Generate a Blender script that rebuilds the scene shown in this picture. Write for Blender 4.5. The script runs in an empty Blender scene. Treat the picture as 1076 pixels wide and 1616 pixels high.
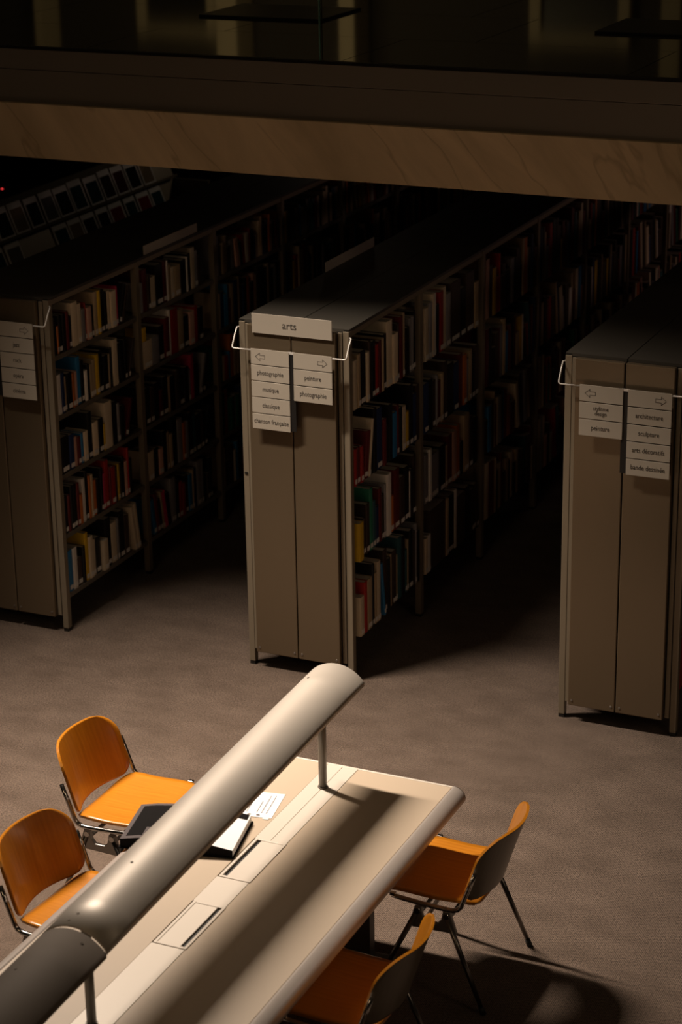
import bpy, bmesh, math, random
from mathutils import Matrix, Vector
C = bpy.context.scene.collection
scene = bpy.context.scene
PI = math.pi

# ------------------------------------------------------------------ camera
cam_d = bpy.data.cameras.new('camera')
cam = bpy.data.objects.new('camera', cam_d); C.objects.link(cam)
F_PX = 3387.4
cam_d.sensor_fit = 'VERTICAL'; cam_d.sensor_height = 36.0
cam_d.lens = F_PX / 1616 * 36.0
YAW, PITCH, ROLL = -0.4289, 0.35, -0.0164
fw = Vector((math.sin(YAW)*math.cos(PITCH), math.cos(YAW)*math.cos(PITCH), -math.sin(PITCH)))
rt = Vector((math.cos(YAW), -math.sin(YAW), 0)); up = rt.cross(fw)
c_, s_ = math.cos(ROLL), math.sin(ROLL)
r2 = c_*rt + s_*up; u2 = -s_*rt + c_*up
m = Matrix((r2, u2, -fw)).transposed().to_4x4()
m.translation = Vector((5.0789, -9.8431, 4.9355))
cam.matrix_world = m
cam_d.dof.use_dof = True; cam_d.dof.focus_distance = 9.9; cam_d.dof.aperture_fstop = 3.2
cam_d.clip_end = 200
scene.camera = cam

# ------------------------------------------------------------------ world, lights, exposure
vs = scene.view_settings
vs.view_transform = 'Standard'; vs.look = 'None'; vs.exposure = 0.0; vs.gamma = 1.0
vs.use_curve_mapping = False
w = bpy.data.worlds.new('world'); scene.world = w; w.use_nodes = True
w.node_tree.nodes['Background'].inputs[0].default_value = (1.0, 0.72, 0.45, 1)
w.node_tree.nodes['Background'].inputs[1].default_value = 0.006

def area(name, loc, aim, sx, sy, power, col, spread=180, roll=0.0):
    d = bpy.data.lights.new(name, 'AREA'); d.shape = 'RECTANGLE'; d.size = sx; d.size_y = sy
    d.energy = power; d.color = col; d.spread = math.radians(spread)
    o = bpy.data.objects.new(name, d); C.objects.link(o)
    o.location = loc
    dirv = Vector(aim) - Vector(loc)
    z = -dirv.normalized(); x = Vector((math.cos(roll), math.sin(roll), 0)); x = (x - x.dot(z)*z).normalized(); y = z.cross(x)
    mm = Matrix((x, y, z)).transposed().to_4x4(); mm.translation = Vector(loc); o.matrix_world = mm
    return o
# long ceiling luminaire over the reading table
area('ceiling_luminaire', (-0.95, -1.45, 5.05), (0.9, -2.1, 0.0), 1.5, 0.14, 128, (1.0, 0.83, 0.68), 76)
# soft hall ambient from behind the camera, then an added right-front fill for books
area('hall_fill', (1.5, -11.0, 7.5), (0.5, 0.5, 1.8), 3.0, 2.0, 27, (1.0, 0.68, 0.38), 180)
area('hall_fill', (8.0, -5.0, 6.5), (0.0, 0.5, .8), 2.0, 1.0, 20, (1.0, 0.74, 0.50), 180)
# added weak fills that lift the far book bays and the magazine rack
area('stack_fill', (4.6, 7.5, 2.55), (.6, 4.5, 1.2), 0.6, .2, 7, (1.0, 0.62, 0.50), 150)
area('stack_fill', (-2.3, 6.8, 2.55), (-3.2, 4.2, 1.5), .4, .2, .6, (1.0, 0.78, 0.55), 120)
# added dim fill upstairs, reveals the gallery wall mirrored in the floor
area('gallery_fill', (-6.0, 10.0, 6.3), (-6.0, 14.0, 4.6), 3.0, 0.6, 42, (1.0, 0.78, 0.45), 180)

# ------------------------------------------------------------------ materials
def mat(name, col, rough=.5, metal=0.0, spec=.5, noise=None, bump=None, coat=0.0):
    """noise = (scale, amount[, stretch]) colour mottling ; bump = (scale, strength)"""
    mt = bpy.data.materials.new(name); mt.use_nodes = True
    nt = mt.node_tree; b = nt.nodes['Principled BSDF']
    b.inputs['Base Color'].default_value = (*col, 1); b.inputs['Roughness'].default_value = rough
    b.inputs['Metallic'].default_value = metal; b.inputs['Specular IOR Level'].default_value = spec
    if coat:
        b.inputs['Coat Weight'].default_value = coat; b.inputs['Coat Roughness'].default_value = .12
    tc = nt.nodes.new('ShaderNodeTexCoord')
    if noise:
        sc, amt = noise[0], noise[1]; st = noise[2] if len(noise) > 2 else (1, 1, 1)
        mp = nt.nodes.new('ShaderNodeMapping'); mp.inputs['Scale'].default_value = st
        nt.links.new(tc.outputs['Object'], mp.inputs['Vector'])
        n = nt.nodes.new('ShaderNodeTexNoise'); n.inputs['Scale'].default_value = sc; n.inputs['Detail'].default_value = 6
        nt.links.new(mp.outputs['Vector'], n.inputs['Vector'])
        mx = nt.nodes.new('ShaderNodeMix'); mx.data_type = 'RGBA'
        mx.inputs[6].default_value = (*[c*(1-amt) for c in col], 1)
        mx.inputs[7].default_value = (*[min(1, c*(1+amt)) for c in col], 1)
        nt.links.new(n.outputs['Fac'], mx.inputs[0]); nt.links.new(mx.outputs[2], b.inputs['Base Color'])
    if bump:
        n2 = nt.nodes.new('ShaderNodeTexNoise'); n2.inputs['Scale'].default_value = bump[0]; n2.inputs['Detail'].default_value = 3
        nt.links.new(tc.outputs['Object'], n2.inputs['Vector'])
        bp = nt.nodes.new('ShaderNodeBump'); bp.inputs['Strength'].default_value = bump[1]; bp.inputs['Distance'].default_value = .004
        nt.links.new(n2.outputs['Fac'], bp.inputs['Height']); nt.links.new(bp.outputs['Normal'], b.inputs['Normal'])
    return mt

M = {}
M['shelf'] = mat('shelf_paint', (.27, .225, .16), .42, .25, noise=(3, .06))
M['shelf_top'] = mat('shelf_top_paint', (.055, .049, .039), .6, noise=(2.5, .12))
M['shelf_edge'] = mat('shelf_tray_paint', (.17, .15, .12), .5, .2)
M['panel'] = mat('end_panel_paint', (.195, .147, .093), .30, .5, noise=(2.2, .07, (1, 1, .25)))
M['black'] = mat('black_plastic', (.012, .011, .010), .5)
M['groove'] = mat('dark_groove', (.03, .026, .022), .7)
M['plate'] = mat('sign_plate', (.45, .405, .335), .5, noise=(6, .03))
M['ink'] = mat('ink', (.05, .045, .04), .6)
M['rod'] = mat('rod_white', (.80, .77, .72), .35, .2)
M['chrome'] = mat('chrome', (.62, .60, .57), .16, 1.0)
M['alu'] = mat('cast_aluminium', (.40, .38, .355), .5, 1.0, noise=(30, .05))
M['leg'] = mat('leg_steel', (.20, .185, .17), .3, 1.0)
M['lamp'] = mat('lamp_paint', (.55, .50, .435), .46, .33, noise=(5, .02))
M['lamp_in_shade'] = mat('lamp_paint_in_shade', (.15, .125, .10), .75, .1, noise=(5, .04))  # near lamp's shaded look put into a darker coat; screws reuse it
M['lamp_in'] = mat('lamp_reflector', (.75, .73, .7), .3, .3)
M['post'] = mat('lamp_post', (.16, .14, .115), .42, .3)
M['tube'] = mat('unlit_tube', (.8, .8, .78), .2)
M['tan'] = mat('linoleum_tan', (.50, .405, .30), .45, noise=(1.6, .04), coat=.15)
M['rail'] = mat('rail_paint', (.52, .465, .42), .33, .25)
M['strip'] = mat('channel_paint', (.66, .60, .52), .38, .1, noise=(4, .02))
M['table_leg'] = mat('table_leg_paint', (.10, .09, .08), .5, .3)
M['paper'] = mat('paper', (.88, .87, .86), .7)
M['print_grey'] = mat('print_grey', (.16, .15, .16), .7)
M['print_black'] = mat('print_black', (.012, .011, .011), .9, 0, .03)
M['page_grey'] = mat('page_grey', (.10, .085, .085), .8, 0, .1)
M['beam_metal'] = mat('fascia_metal', (.26, .225, .185), .34, .35, noise=(.9, .10, (1, 1, .3)))
M['carpet'] = None
M['wall'] = mat('dark_wall', (.12, .10, .08), .8)
M['soffit'] = mat('soffit', (.10, .09, .075), .8)
M['gallery_floor'] = mat('gallery_floor', (.055, .042, .022), .07, 0, .6, noise=(1.3, .2))
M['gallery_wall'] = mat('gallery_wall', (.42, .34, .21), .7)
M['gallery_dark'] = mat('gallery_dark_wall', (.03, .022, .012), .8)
M['dark_metal'] = mat('dark_metal', (.02, .018, .015), .35, .4)
M['page'] = mat('book_pages', (.62, .56, .46), .8)
M['label_white'] = mat('spine_label_white', (.78, .76, .72), .6)

def node_mat(name):
    mt = bpy.data.materials.new(name); mt.use_nodes = True
    return mt, mt.node_tree, mt.node_tree.nodes['Principled BSDF']

def carpet():
    mt, nt, b = node_mat('carpet')
    N = nt.nodes.new; L = nt.links.new
    tc = N('ShaderNodeTexCoord')
    big = N('ShaderNodeTexNoise'); big.inputs['Scale'].default_value = 3.2; big.inputs['Detail'].default_value = 8; big.inputs['Roughness'].default_value = .62
    mp = N('ShaderNodeMapping'); mp.inputs['Scale'].default_value = (1, 1.7, 1); mp.inputs['Rotation'].default_value = (0, 0, .5)
    L(tc.outputs['Object'], mp.inputs['Vector']); L(mp.outputs['Vector'], big.inputs['Vector'])
    fine = N('ShaderNodeTexNoise'); fine.inputs['Scale'].default_value = 115; fine.inputs['Detail'].default_value = 2
    L(tc.outputs['Object'], fine.inputs['Vector'])
    wv = N('ShaderNodeTexWave'); wv.inputs['Scale'].default_value = 42; wv.inputs['Distortion'].default_value = 2.5; wv.inputs['Detail'].default_value = 2; wv.inputs['Detail Scale'].default_value = 6
    L(tc.outputs['Object'], wv.inputs['Vector'])
    r1 = N('ShaderNodeValToRGB'); r1.color_ramp.elements[0].position = .32; r1.color_ramp.elements[1].position = .70
    r1.color_ramp.elements[0].color = (.086, .061, .045, 1); r1.color_ramp.elements[1].color = (.134, .098, .075, 1)
    L(big.outputs['Fac'], r1.inputs['Fac'])
    add = N('ShaderNodeMath'); add.operation = 'MULTIPLY_ADD'; add.inputs[1].default_value = .35
    L(wv.outputs['Fac'], add.inputs[0]); L(fine.outputs['Fac'], add.inputs[2])
    r2 = N('ShaderNodeValToRGB'); r2.color_ramp.elements[0].position = .40; r2.color_ramp.elements[1].position = .88
    r2.color_ramp.elements[0].color = (.36, .36, .36, 1); r2.color_ramp.elements[1].color = (1.62, 1.62, 1.62, 1)
    L(add.outputs[0], r2.inputs['Fac'])
    mx = N('ShaderNodeMix'); mx.data_type = 'RGBA'; mx.blend_type = 'MULTIPLY'; mx.inputs[0].default_value = 1
    L(r1.outputs['Color'], mx.inputs[6]); L(r2.outputs['Color'], mx.inputs[7]); L(mx.outputs[2], b.inputs['Base Color'])
    b.inputs['Roughness'].default_value = 1; b.inputs['Specular IOR Level'].default_value = .1
    b.inputs['Sheen Weight'].default_value = .15
    bp = N('ShaderNodeBump'); bp.inputs['Strength'].default_value = .5; bp.inputs['Distance'].default_value = .006
    L(add.outputs[0], bp.inputs['Height']); L(bp.outputs['Normal'], b.inputs['Normal'])
    return mt
M['carpet'] = carpet()

def stone():
    mt, nt, b = node_mat('fascia_stone')
    N = nt.nodes.new; L = nt.links.new
    tc = N('ShaderNodeTexCoord')
    mp = N('ShaderNodeMapping'); mp.inputs['Scale'].default_value = (.35, 1, 1.6)
    m0 = N('ShaderNodeMapping'); m0.inputs['Rotation'].default_value = (0, -.85, 0)
    L(tc.outputs['Object'], m0.inputs['Vector']); L(m0.outputs['Vector'], mp.inputs['Vector'])
    n = N('ShaderNodeTexNoise'); n.inputs['Scale'].default_value = 2.2; n.inputs['Detail'].default_value = 10; n.inputs['Roughness'].default_value = .6; n.inputs['Distortion'].default_value = .5
    L(mp.outputs['Vector'], n.inputs['Vector'])
    r = N('ShaderNodeValToRGB'); e = r.color_ramp.elements
    e[0].position = .30; e[0].color = (.58, .435, .26, 1); e[1].position = .68; e[1].color = (.84, .64, .40, 1)
    L(n.outputs['Fac'], r.inputs['Fac'])
    n2 = N('ShaderNodeTexNoise'); n2.inputs['Scale'].default_value = 1.5; n2.inputs['Detail'].default_value = 4; n2.inputs['Distortion'].default_value = .7
    L(mp.outputs['Vector'], n2.inputs['Vector'])
    r2 = N('ShaderNodeValToRGB'); e = r2.color_ramp.elements
    e[0].position = .485; e[0].color = (1, 1, 1, 1); e[1].position = .515; e[1].color = (1, 1, 1, 1)
    k = e.new(.50); k.color = (.62, .56, .50, 1)
    L(n2.outputs['Fac'], r2.inputs['Fac'])
    mx = N('ShaderNodeMix'); mx.data_type = 'RGBA'; mx.blend_type = 'MULTIPLY'; mx.inputs[0].default_value = .6
    L(r.outputs['Color'], mx.inputs[6]); L(r2.outputs['Color'], mx.inputs[7]); L(mx.outputs[2], b.inputs['Base Color'])
    b.inputs['Roughness'].default_value = .55
    return mt
M['stone'] = stone()

def wood(name, c0, c1, rough=.28, coat=.5):
    mt, nt, b = node_mat(name)
    N = nt.nodes.new; L = nt.links.new
    tc = N('ShaderNodeTexCoord')
    mp = N('ShaderNodeMapping'); mp.inputs['Scale'].default_value = (2.5, 60, 4)
    L(tc.outputs['Object'], mp.inputs['Vector'])
    n = N('ShaderNodeTexNoise'); n.inputs['Scale'].default_value = 1.6; n.inputs['Detail'].default_value = 5
    L(mp.outputs['Vector'], n.inputs['Vector'])
    r = N('ShaderNodeValToRGB'); e = r.color_ramp.elements
    e[0].position = .3; e[0].color = (*c0, 1); e[1].position = .7; e[1].color = (*c1, 1)
    L(n.outputs['Fac'], r.inputs['Fac']); L(r.outputs['Color'], b.inputs['Base Color'])
    b.inputs['Roughness'].default_value = rough; b.inputs['Coat Weight'].default_value = coat; b.inputs['Coat Roughness'].default_value = .15
    return mt
M['wood'] = wood('amber_plywood', (.43, .150, .008), (.53, .197, .013))
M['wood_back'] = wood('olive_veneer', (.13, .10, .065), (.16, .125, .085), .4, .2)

def glass():
    mt, nt, b = node_mat('balustrade_glass')
    nt.nodes.remove(b)
    N = nt.nodes.new; L = nt.links.new
    t = N('ShaderNodeBsdfTransparent'); t.inputs[0].default_value = (.95, .96, .94, 1)
    g = N('ShaderNodeBsdfGlossy'); g.inputs['Roughness'].default_value = .02
    f = N('ShaderNodeFresnel'); f.inputs[0].default_value = 1.45
    mx = N('ShaderNodeMixShader'); L(f.outputs[0], mx.inputs[0]); L(t.outputs[0], mx.inputs[1]); L(g.outputs[0], mx.inputs[2])
    L(mx.outputs[0], nt.nodes['Material Output'].inputs[0])
    return mt
M['glass'] = glass()
M['glass_edge'] = mat('glass_edge', (.10, .20, .16), .15)

def book_mat():
    mt, nt, b = node_mat('book_cover')
    N = nt.nodes.new; L = nt.links.new
    oi = N('ShaderNodeObjectInfo')
    tc = N('ShaderNodeTexCoord'); n = N('ShaderNodeTexNoise'); n.inputs['Scale'].default_value = 14; n.inputs['Detail'].default_value = 3
    L(tc.outputs['Object'], n.inputs['Vector'])
    mr = N('ShaderNodeMapRange'); mr.inputs[3].default_value = .85; mr.inputs[4].default_value = 1.12
    L(n.outputs['Fac'], mr.inputs[0])
    mx = N('ShaderNodeMix'); mx.data_type = 'RGBA'; mx.blend_type = 'MULTIPLY'; mx.inputs[0].default_value = 1
    L(oi.outputs['Color'], mx.inputs[6]); L(mr.outputs[0], mx.inputs[7]); L(mx.outputs[2], b.inputs['Base Color'])
    b.inputs['Roughness'].default_value = .42
    return mt
M['book'] = book_mat()
def print_mat():
    mt, nt, b = node_mat('cover_print')
    oi = nt.nodes.new('ShaderNodeObjectInfo'); nt.links.new(oi.outputs['Color'], b.inputs['Base Color'])
    b.inputs['Roughness'].default_value = .85; b.inputs['Specular IOR Level'].default_value = .05
    return mt
M['print'] = print_mat()
def vcol_mat():
    mt, nt, b = node_mat('book_rows')
    a = nt.nodes.new('ShaderNodeVertexColor'); a.layer_name = 'Col'
    nt.links.new(a.outputs['Color'], b.inputs['Base Color']); b.inputs['Roughness'].default_value = .42
    return mt
M['rows'] = vcol_mat()

# ------------------------------------------------------------------ helpers
class MB:
    def __init__(s): s.v = []; s.f = []; s.mi = []; s.smooth = []
    def add(s, vs, fs, mi=0, sm=False):
        o = len(s.v); s.v += [tuple(p) for p in vs]
        for f in fs: s.f.append([i+o for i in f]); s.mi.append(mi); s.smooth.append(sm)
        return s
    def box(s, x0, x1, y0, y1, z0, z1, mi=0):
        v = [(x0,y0,z0),(x1,y0,z0),(x1,y1,z0),(x0,y1,z0),(x0,y0,z1),(x1,y0,z1),(x1,y1,z1),(x0,y1,z1)]
        return s.add(v, [(0,3,2,1),(4,5,6,7),(0,1,5,4),(1,2,6,5),(2,3,7,6),(3,0,4,7)], mi)
    def tube(s, pts, rad, n=10, mi=0, sx=1.0):
        pts = [Vector(p) for p in pts]
        if not isinstance(rad, (list, tuple)): rad = [rad]*len(pts)
        rings = []; prev = None
        for i, p in enumerate(pts):
            t = (pts[min(i+1, len(pts)-1)] - pts[max(i-1, 0)]).normalized()
            if prev is None:
                a = Vector((0, 0, 1)) if abs(t.z) < .9 else Vector((0, 1, 0))
                u = (a - a.dot(t)*t).normalized()
            else: u = (prev - prev.dot(t)*t).normalized()
            prev = u; v2 = t.cross(u)
            rings.append([p + rad[i]*(math.cos(k*2*PI/n)*u + sx*math.sin(k*2*PI/n)*v2) for k in range(n)])
        vs = [q for r in rings for q in r]; fs = []
        for i in range(len(pts)-1):
            for k in range(n):
                fs.append((i*n+k, i*n+(k+1) % n, (i+1)*n+(k+1) % n, (i+1)*n+k))
        s.add(vs, fs, mi, True)
        o = len(s.v) - len(vs)
        s.f.append([o+k for k in reversed(range(n))]); s.mi.append(mi); s.smooth.append(False)
        s.f.append([o+(len(pts)-1)*n+k for k in range(n)]); s.mi.append(mi); s.smooth.append(False)
        return s
    def prism(s, poly, axis, a, b, mi=0, sm=False):
        """poly in the two other axes; axis 'x','y' or 'z'"""
        n = len(poly)
        def mk(p, t):
            return {'x': (t, p[0], p[1]), 'y': (p[0], t, p[1]), 'z': (p[0], p[1], t)}[axis]
        vs = [mk(p, a) for p in poly] + [mk(p, b) for p in poly]
        s.add(vs, [(i, (i+1) % n, n+(i+1) % n, n+i) for i in range(n)], mi, sm)
        o = len(s.v) - 2*n
        s.f.append([o+i for i in reversed(range(n))]); s.mi.append(mi); s.smooth.append(False)
        s.f.append([o+n+i for i in range(n)]); s.mi.append(mi); s.smooth.append(False)
        return s
    def mesh(s, name, mats):
        me = bpy.data.meshes.new(name); me.from_pydata(s.v, [], s.f)
        for mt in (mats if isinstance(mats, (list, tuple)) else [mats]): me.materials.append(mt)
        me.polygons.foreach_set('material_index', s.mi); me.polygons.foreach_set('use_smooth', s.smooth)
        bm = bmesh.new(); bm.from_mesh(me); bmesh.ops.recalc_face_normals(bm, faces=bm.faces[:]); bm.to_mesh(me); bm.free()
        me.update(); return me
    def build(s, name, mats, parent=None, loc=(0, 0, 0), bevel=0.0):
        o = bpy.data.objects.new(name, s.mesh(name, mats)); C.objects.link(o)
        o.parent = parent; o.location = loc
        if bevel:
            b = o.modifiers.new('bevel', 'BEVEL'); b.width = bevel; b.segments = 2; b.limit_method = 'ANGLE'
        return o
def box(name, mt, parent, x0, x1, y0, y1, z0, z1, bevel=0.0):
    return MB().box(x0, x1, y0, y1, z0, z1).build(name, mt, parent, bevel=bevel)
def tag(o, label=None, cat=None, group=None, kind=None):
    if label: o['label'] = label
    if cat: o['category'] = cat
    if group: o['group'] = group
    if kind: o['kind'] = kind
    return o
def empty(name, loc=(0, 0, 0), rz=0.0):
    o = bpy.data.objects.new(name, None); C.objects.link(o); o.location = loc; o.rotation_euler = (0, 0, rz); o.empty_display_size = .1
    return o
def link_copy(src, parent, loc=None):
    c = src.copy(); C.objects.link(c); c.parent = parent
    if loc is not None: c.location = loc
    return c
def copy_tree(o, parent=None):
    c = o.copy(); C.objects.link(c); c.parent = parent
    for ch in [q for q in bpy.data.objects if q.parent == o]: copy_tree(ch, c)
    return c
def text(body, size, mt, parent, loc, rot, xs=.9, align='CENTER', gap=1.0):
    cu = bpy.data.curves.new('lettering', 'FONT'); cu.body = body; cu.size = size
    cu.align_x = align; cu.align_y = 'CENTER'; cu.space_line = gap; cu.resolution_u = 3; cu.extrude = .0004
    t = bpy.data.objects.new('tmp', cu); C.objects.link(t)
    dg = bpy.context.evaluated_depsgraph_get(); dg.update()
    me = bpy.data.meshes.new_from_object(t.evaluated_get(dg)); me.name = 'lettering'
    bpy.data.objects.remove(t); bpy.data.curves.remove(cu)
    me.materials.clear(); me.materials.append(mt)
    o = bpy.data.objects.new('lettering', me); C.objects.link(o); o.parent = parent
    o.location = loc; o.rotation_euler = rot; o.scale = (xs, 1, 1)
    return o
RX = (PI/2, 0, 0)

# ------------------------------------------------------------------ setting
H = 2.0; W = .64; S = 1.822; L = .996
SOFFIT = 2.65; BY = .59
def struct(name, mb, mt, parent=None): return tag(mb.build(name, mt, parent), kind='structure')
struct('floor', MB().box(-11, 10, -10.5, 14.3, -.12, 0), M['carpet'])
struct('ceiling', MB().box(-11, 10, BY+.31, 14.3, SOFFIT+.02, SOFFIT+.12), M['soffit'])
struct('wall_back', MB().box(-11, 10, 14.3, 14.5, 0, SOFFIT+.02), M['wall'])
struct('wall_left', MB().box(-11.2, -11, BY, 14.5, 0, 7), M['wall'])
struct('wall_right', MB().box(10, 10.2, BY, 14.5, 0, 7), M['wall'])
# beam: stone fascia (long slabs), recessed metal band on top
bm_ = MB().box(-11, 10, BY+.06, BY+.30, SOFFIT+.01, 3.24)
beam = struct('trim_1', bm_, M['soffit'])
for (a, b) in ((-11, -4.203), (-4.2, 3.998), (4.001, 10)):
    box('stone_slab', M['stone'], beam, a, b, BY, BY+.06, SOFFIT, 2.96, .003)
for (a, b) in ((-11, -3.504), (-3.5, 3.396), (3.4, 10)):
    q = box('metal_band', M['beam_metal'], beam, a, b, BY+.03, BY+.06, 2.96, 3.145, .002)
    q = box('metal_band', M['beam_metal'], beam, a, b, BY+.024, BY+.06, 3.149, 3.262, .002)
    q = box('glass_shoe', M['dark_metal'], beam, a, b, BY+.02, BY+.055, 3.262, 3.278)
for x in (.02,): pass
# gallery floor of polished slabs
gal = struct('trim_2', MB().box(-11, 10, BY+.06, 14.3, SOFFIT+.13, 3.225), M['dark_metal'])
ys = [BY+.075 + k*1.06 for k in range(5)] + [14.28]
slabme = {}
for j in range(5):
    for i in range(13):
        x0 = -10.95 + i*1.6 + (.43 if j % 2 else 0)
        y0, y1 = ys[j]+.003, ys[j+1]-.003
        key = j
        if key not in slabme: slabme[key] = MB().box(0, 1.594, 0, y1-y0, 0, .024).mesh('floor_slab', M['gallery_floor'])
        o = bpy.data.objects.new('floor_slab', slabme[key]); C.objects.link(o); o.parent = gal; o.location = (x0, y0, 3.226)
# balustrade
bal = empty('glass_balustrade', (.22, BY+.035, 3.262))
tag(bal, 'frameless glass balustrade along the gallery edge above the stone beam', 'balustrade')
def child(o, p):
    o.parent = p; o.matrix_parent_inverse = Matrix.Translation(-Vector(p.location)); return o
for (a, b) in ((-9.9, -4.0), (-3.99, .214), (.226, 4.4), (4.41, 9.9)):
    p = child(box('glass_pane', M['glass'], None, a, b, BY+.031, BY+.043, 3.27, 4.3), bal)
    q = MB().box(b-.004, b+.003, BY+.030, BY+.044, 3.279, 4.3).build('polished_edge', M['glass_edge'], p)
    q.matrix_parent_inverse = Matrix.Translation(-Vector((0, 0, 0)))
hr = child(MB().tube([(-9.9, BY+.037, 4.33), (9.9, BY+.037, 4.33)], .025, 12).build('handrail', M['chrome']), bal)
# gallery back wall with window openings and piers (seen mirrored in the polished floor)
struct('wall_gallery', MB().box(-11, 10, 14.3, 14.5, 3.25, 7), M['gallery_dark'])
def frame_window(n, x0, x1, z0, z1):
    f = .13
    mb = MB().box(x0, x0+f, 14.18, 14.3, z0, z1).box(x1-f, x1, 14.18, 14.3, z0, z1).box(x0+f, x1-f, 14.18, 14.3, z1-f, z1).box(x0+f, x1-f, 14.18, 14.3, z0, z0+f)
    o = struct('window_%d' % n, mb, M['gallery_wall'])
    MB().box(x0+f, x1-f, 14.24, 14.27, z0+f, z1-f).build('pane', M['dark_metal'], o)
frame_window(1, -8.62, -7.5, 3.3, 5.15)
frame_window(2, -3.4, -2.2, 3.3, 5.05)
pm = MB().box(-.22, .22, -.22, .22, 0, 3.6).mesh('gallery_pier', M['gallery_wall'])
for k, (x, sx) in enumerate(((-9.83, .22), (-7.15, .62), (-5.55, .45), (-1.6, .5), (.9, .5))):
    o = bpy.data.objects.new('trim_%d' % (3+k), pm); C.objects.link(o); o.location = (x, 14.0, 3.25); o.scale = (sx, 1, 1); tag(o, kind='structure')
for k, (x0, x1, lab) in enumerate(((-1.39, -.55, 'thin black mat on the polished gallery floor left of the glass joint'),
                                   (1.2, 2.6, 'thin black mat on the polished gallery floor at the right frame edge'))):
    o = MB().box(0, x1-x0, 0, .62, 0, .014).build('floor_mat', M['dark_metal'], loc=(x0, 2.28, 3.2505), bevel=.004)
    tag(o, lab, 'mat', 'black mats upstairs')

# ------------------------------------------------------------------ books
PAL = {'K': (.012, .011, .012), 'D': (.055, .035, .025), 'C': (.74, .62, .45), 'W': (.80, .75, .68), 'R': (.38, .025, .02),
       'M': (.13, .018, .018), 'B': (.03, .19, .42), 'N': (.018, .035, .11), 'G': (.03, .20, .12), 'T': (.03, .10, .12),
       'Y': (.72, .46, .02), 'O': (.55, .16, .03), 'P': (.62, .05, .13), 'S': (.26, .25, .26), 'E': (.46, .35, .22), 'A': (.72, .42, .33)}
CN = {'K': 'black', 'D': 'dark brown', 'C': 'cream', 'W': 'white', 'R': 'red', 'M': 'maroon', 'B': 'blue', 'N': 'navy', 'G': 'green', 'T': 'dark teal',
      'Y': 'yellow', 'O': 'orange', 'P': 'pink', 'S': 'grey', 'E': 'tan', 'A': 'pale pink'}
ORD = ['nearest', 'second', 'third', 'fourth', 'fifth', 'sixth', 'seventh', 'eighth', 'ninth', 'tenth', 'eleventh', 'twelfth', 'thirteenth', 'fourteenth', 'fifteenth',
       'sixteenth', 'seventeenth', 'eighteenth', 'nineteenth', 'twentieth', 'twenty-first', 'twenty-second', 'twenty-third', 'twenty-fourth', 'twenty-fifth', 'twenty-sixth', 'twenty-seventh', 'twenty-eighth', 'twenty-ninth', 'thirtieth']
rnd = random.Random(7)
lab_me = MB().box(0, .0012, 0, .7, 0, .026).mesh('spine_label', M['label_white'])
book_cache = {}
def book_meshes(t, h, d):
    key = (round(t, 3), round(h*100), round(d*50))
    if key in book_cache: return book_cache[key]
    c = .0025
    mb = MB()
    # rounded spine profile and two boards as one wrap
    sp = [(-d, 0), (-.004, 0), (-.001, t*.15), (0, t*.35), (0, t*.65), (-.001, t*.85), (-.004, t), (-d, t), (-d, t-c), (-.006, t-c), (-.006, c), (-d, c)]
    mb.prism(sp, 'z', 0, h)
    cover = mb.mesh('book', M['book'])
    pg = MB().box(-d+.005, -.0062, c, t-c, .004, h-.004).mesh('page_block', M['page'])
    book_cache[key] = (cover, pg); return book_cache[key]
def make_book(x, y, z, t, h, d, col, lean, label, group, sticker=True, rx=None):
    cov, pg = book_meshes(t, h, d)
    o = bpy.data.objects.new('book', cov); C.objects.link(o)
    o.location = (x, y, z + (t*math.sin(-lean) if lean < 0 else 0))
    if lean: o.rotation_euler = (lean, 0, 0)
    if rx: o.rotation_euler = rx
    k = rnd.uniform(.85, 1.3); o.color = (*[min(1, q*k) for q in col], 1)
    tag(o, label, 'book', group)
    p = bpy.data.objects.new('page_block', pg); C.objects.link(p); p.parent = o
    if sticker:
        s = bpy.data.objects.new('spine_label', lab_me); C.objects.link(s); s.parent = o
        s.location = (-.0003, t*.15, .012); s.scale = (1, t, 1); s['label'] = 'white call number sticker on the spine'
    return o
N_BOOK = 0
stuff_v = []; stuff_f = []; stuff_c = []
def stuff_book(x, y, z, t, h, d, col, lean, side=1):
    """one book of the joined rows; side=1 spine faces +x"""
    k = rnd.uniform(.75, 1.25); col = tuple(min(1, q*k) for q in col)
    ca, sa = math.cos(lean), math.sin(lean)
    if lean < 0: z -= t*sa
    def P(px, py, pz): return (x + side*px, y + py*ca - pz*sa, z + py*sa + pz*ca)
    sp = [(-d, 0), (-.003, 0), (0, t*.3), (0, t*.7), (-.003, t), (-d, t)]
    o = len(stuff_v)
    stuff_v.extend([P(a, b, 0) for a, b in sp] + [P(a, b, h) for a, b in sp])
    for i in range(6):
        j = (i+1) % 6
        stuff_f.append((o+i, o+j, o+6+j, o+6+i)); stuff_c.append(col if i != 5 else (.55, .5, .4))
    stuff_f.append(tuple(o+6+i for i in range(6))); stuff_c.append((.40, .35, .28))
    stuff_f.append(tuple(o+i for i in reversed(range(6)))); stuff_c.append(col)

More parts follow.
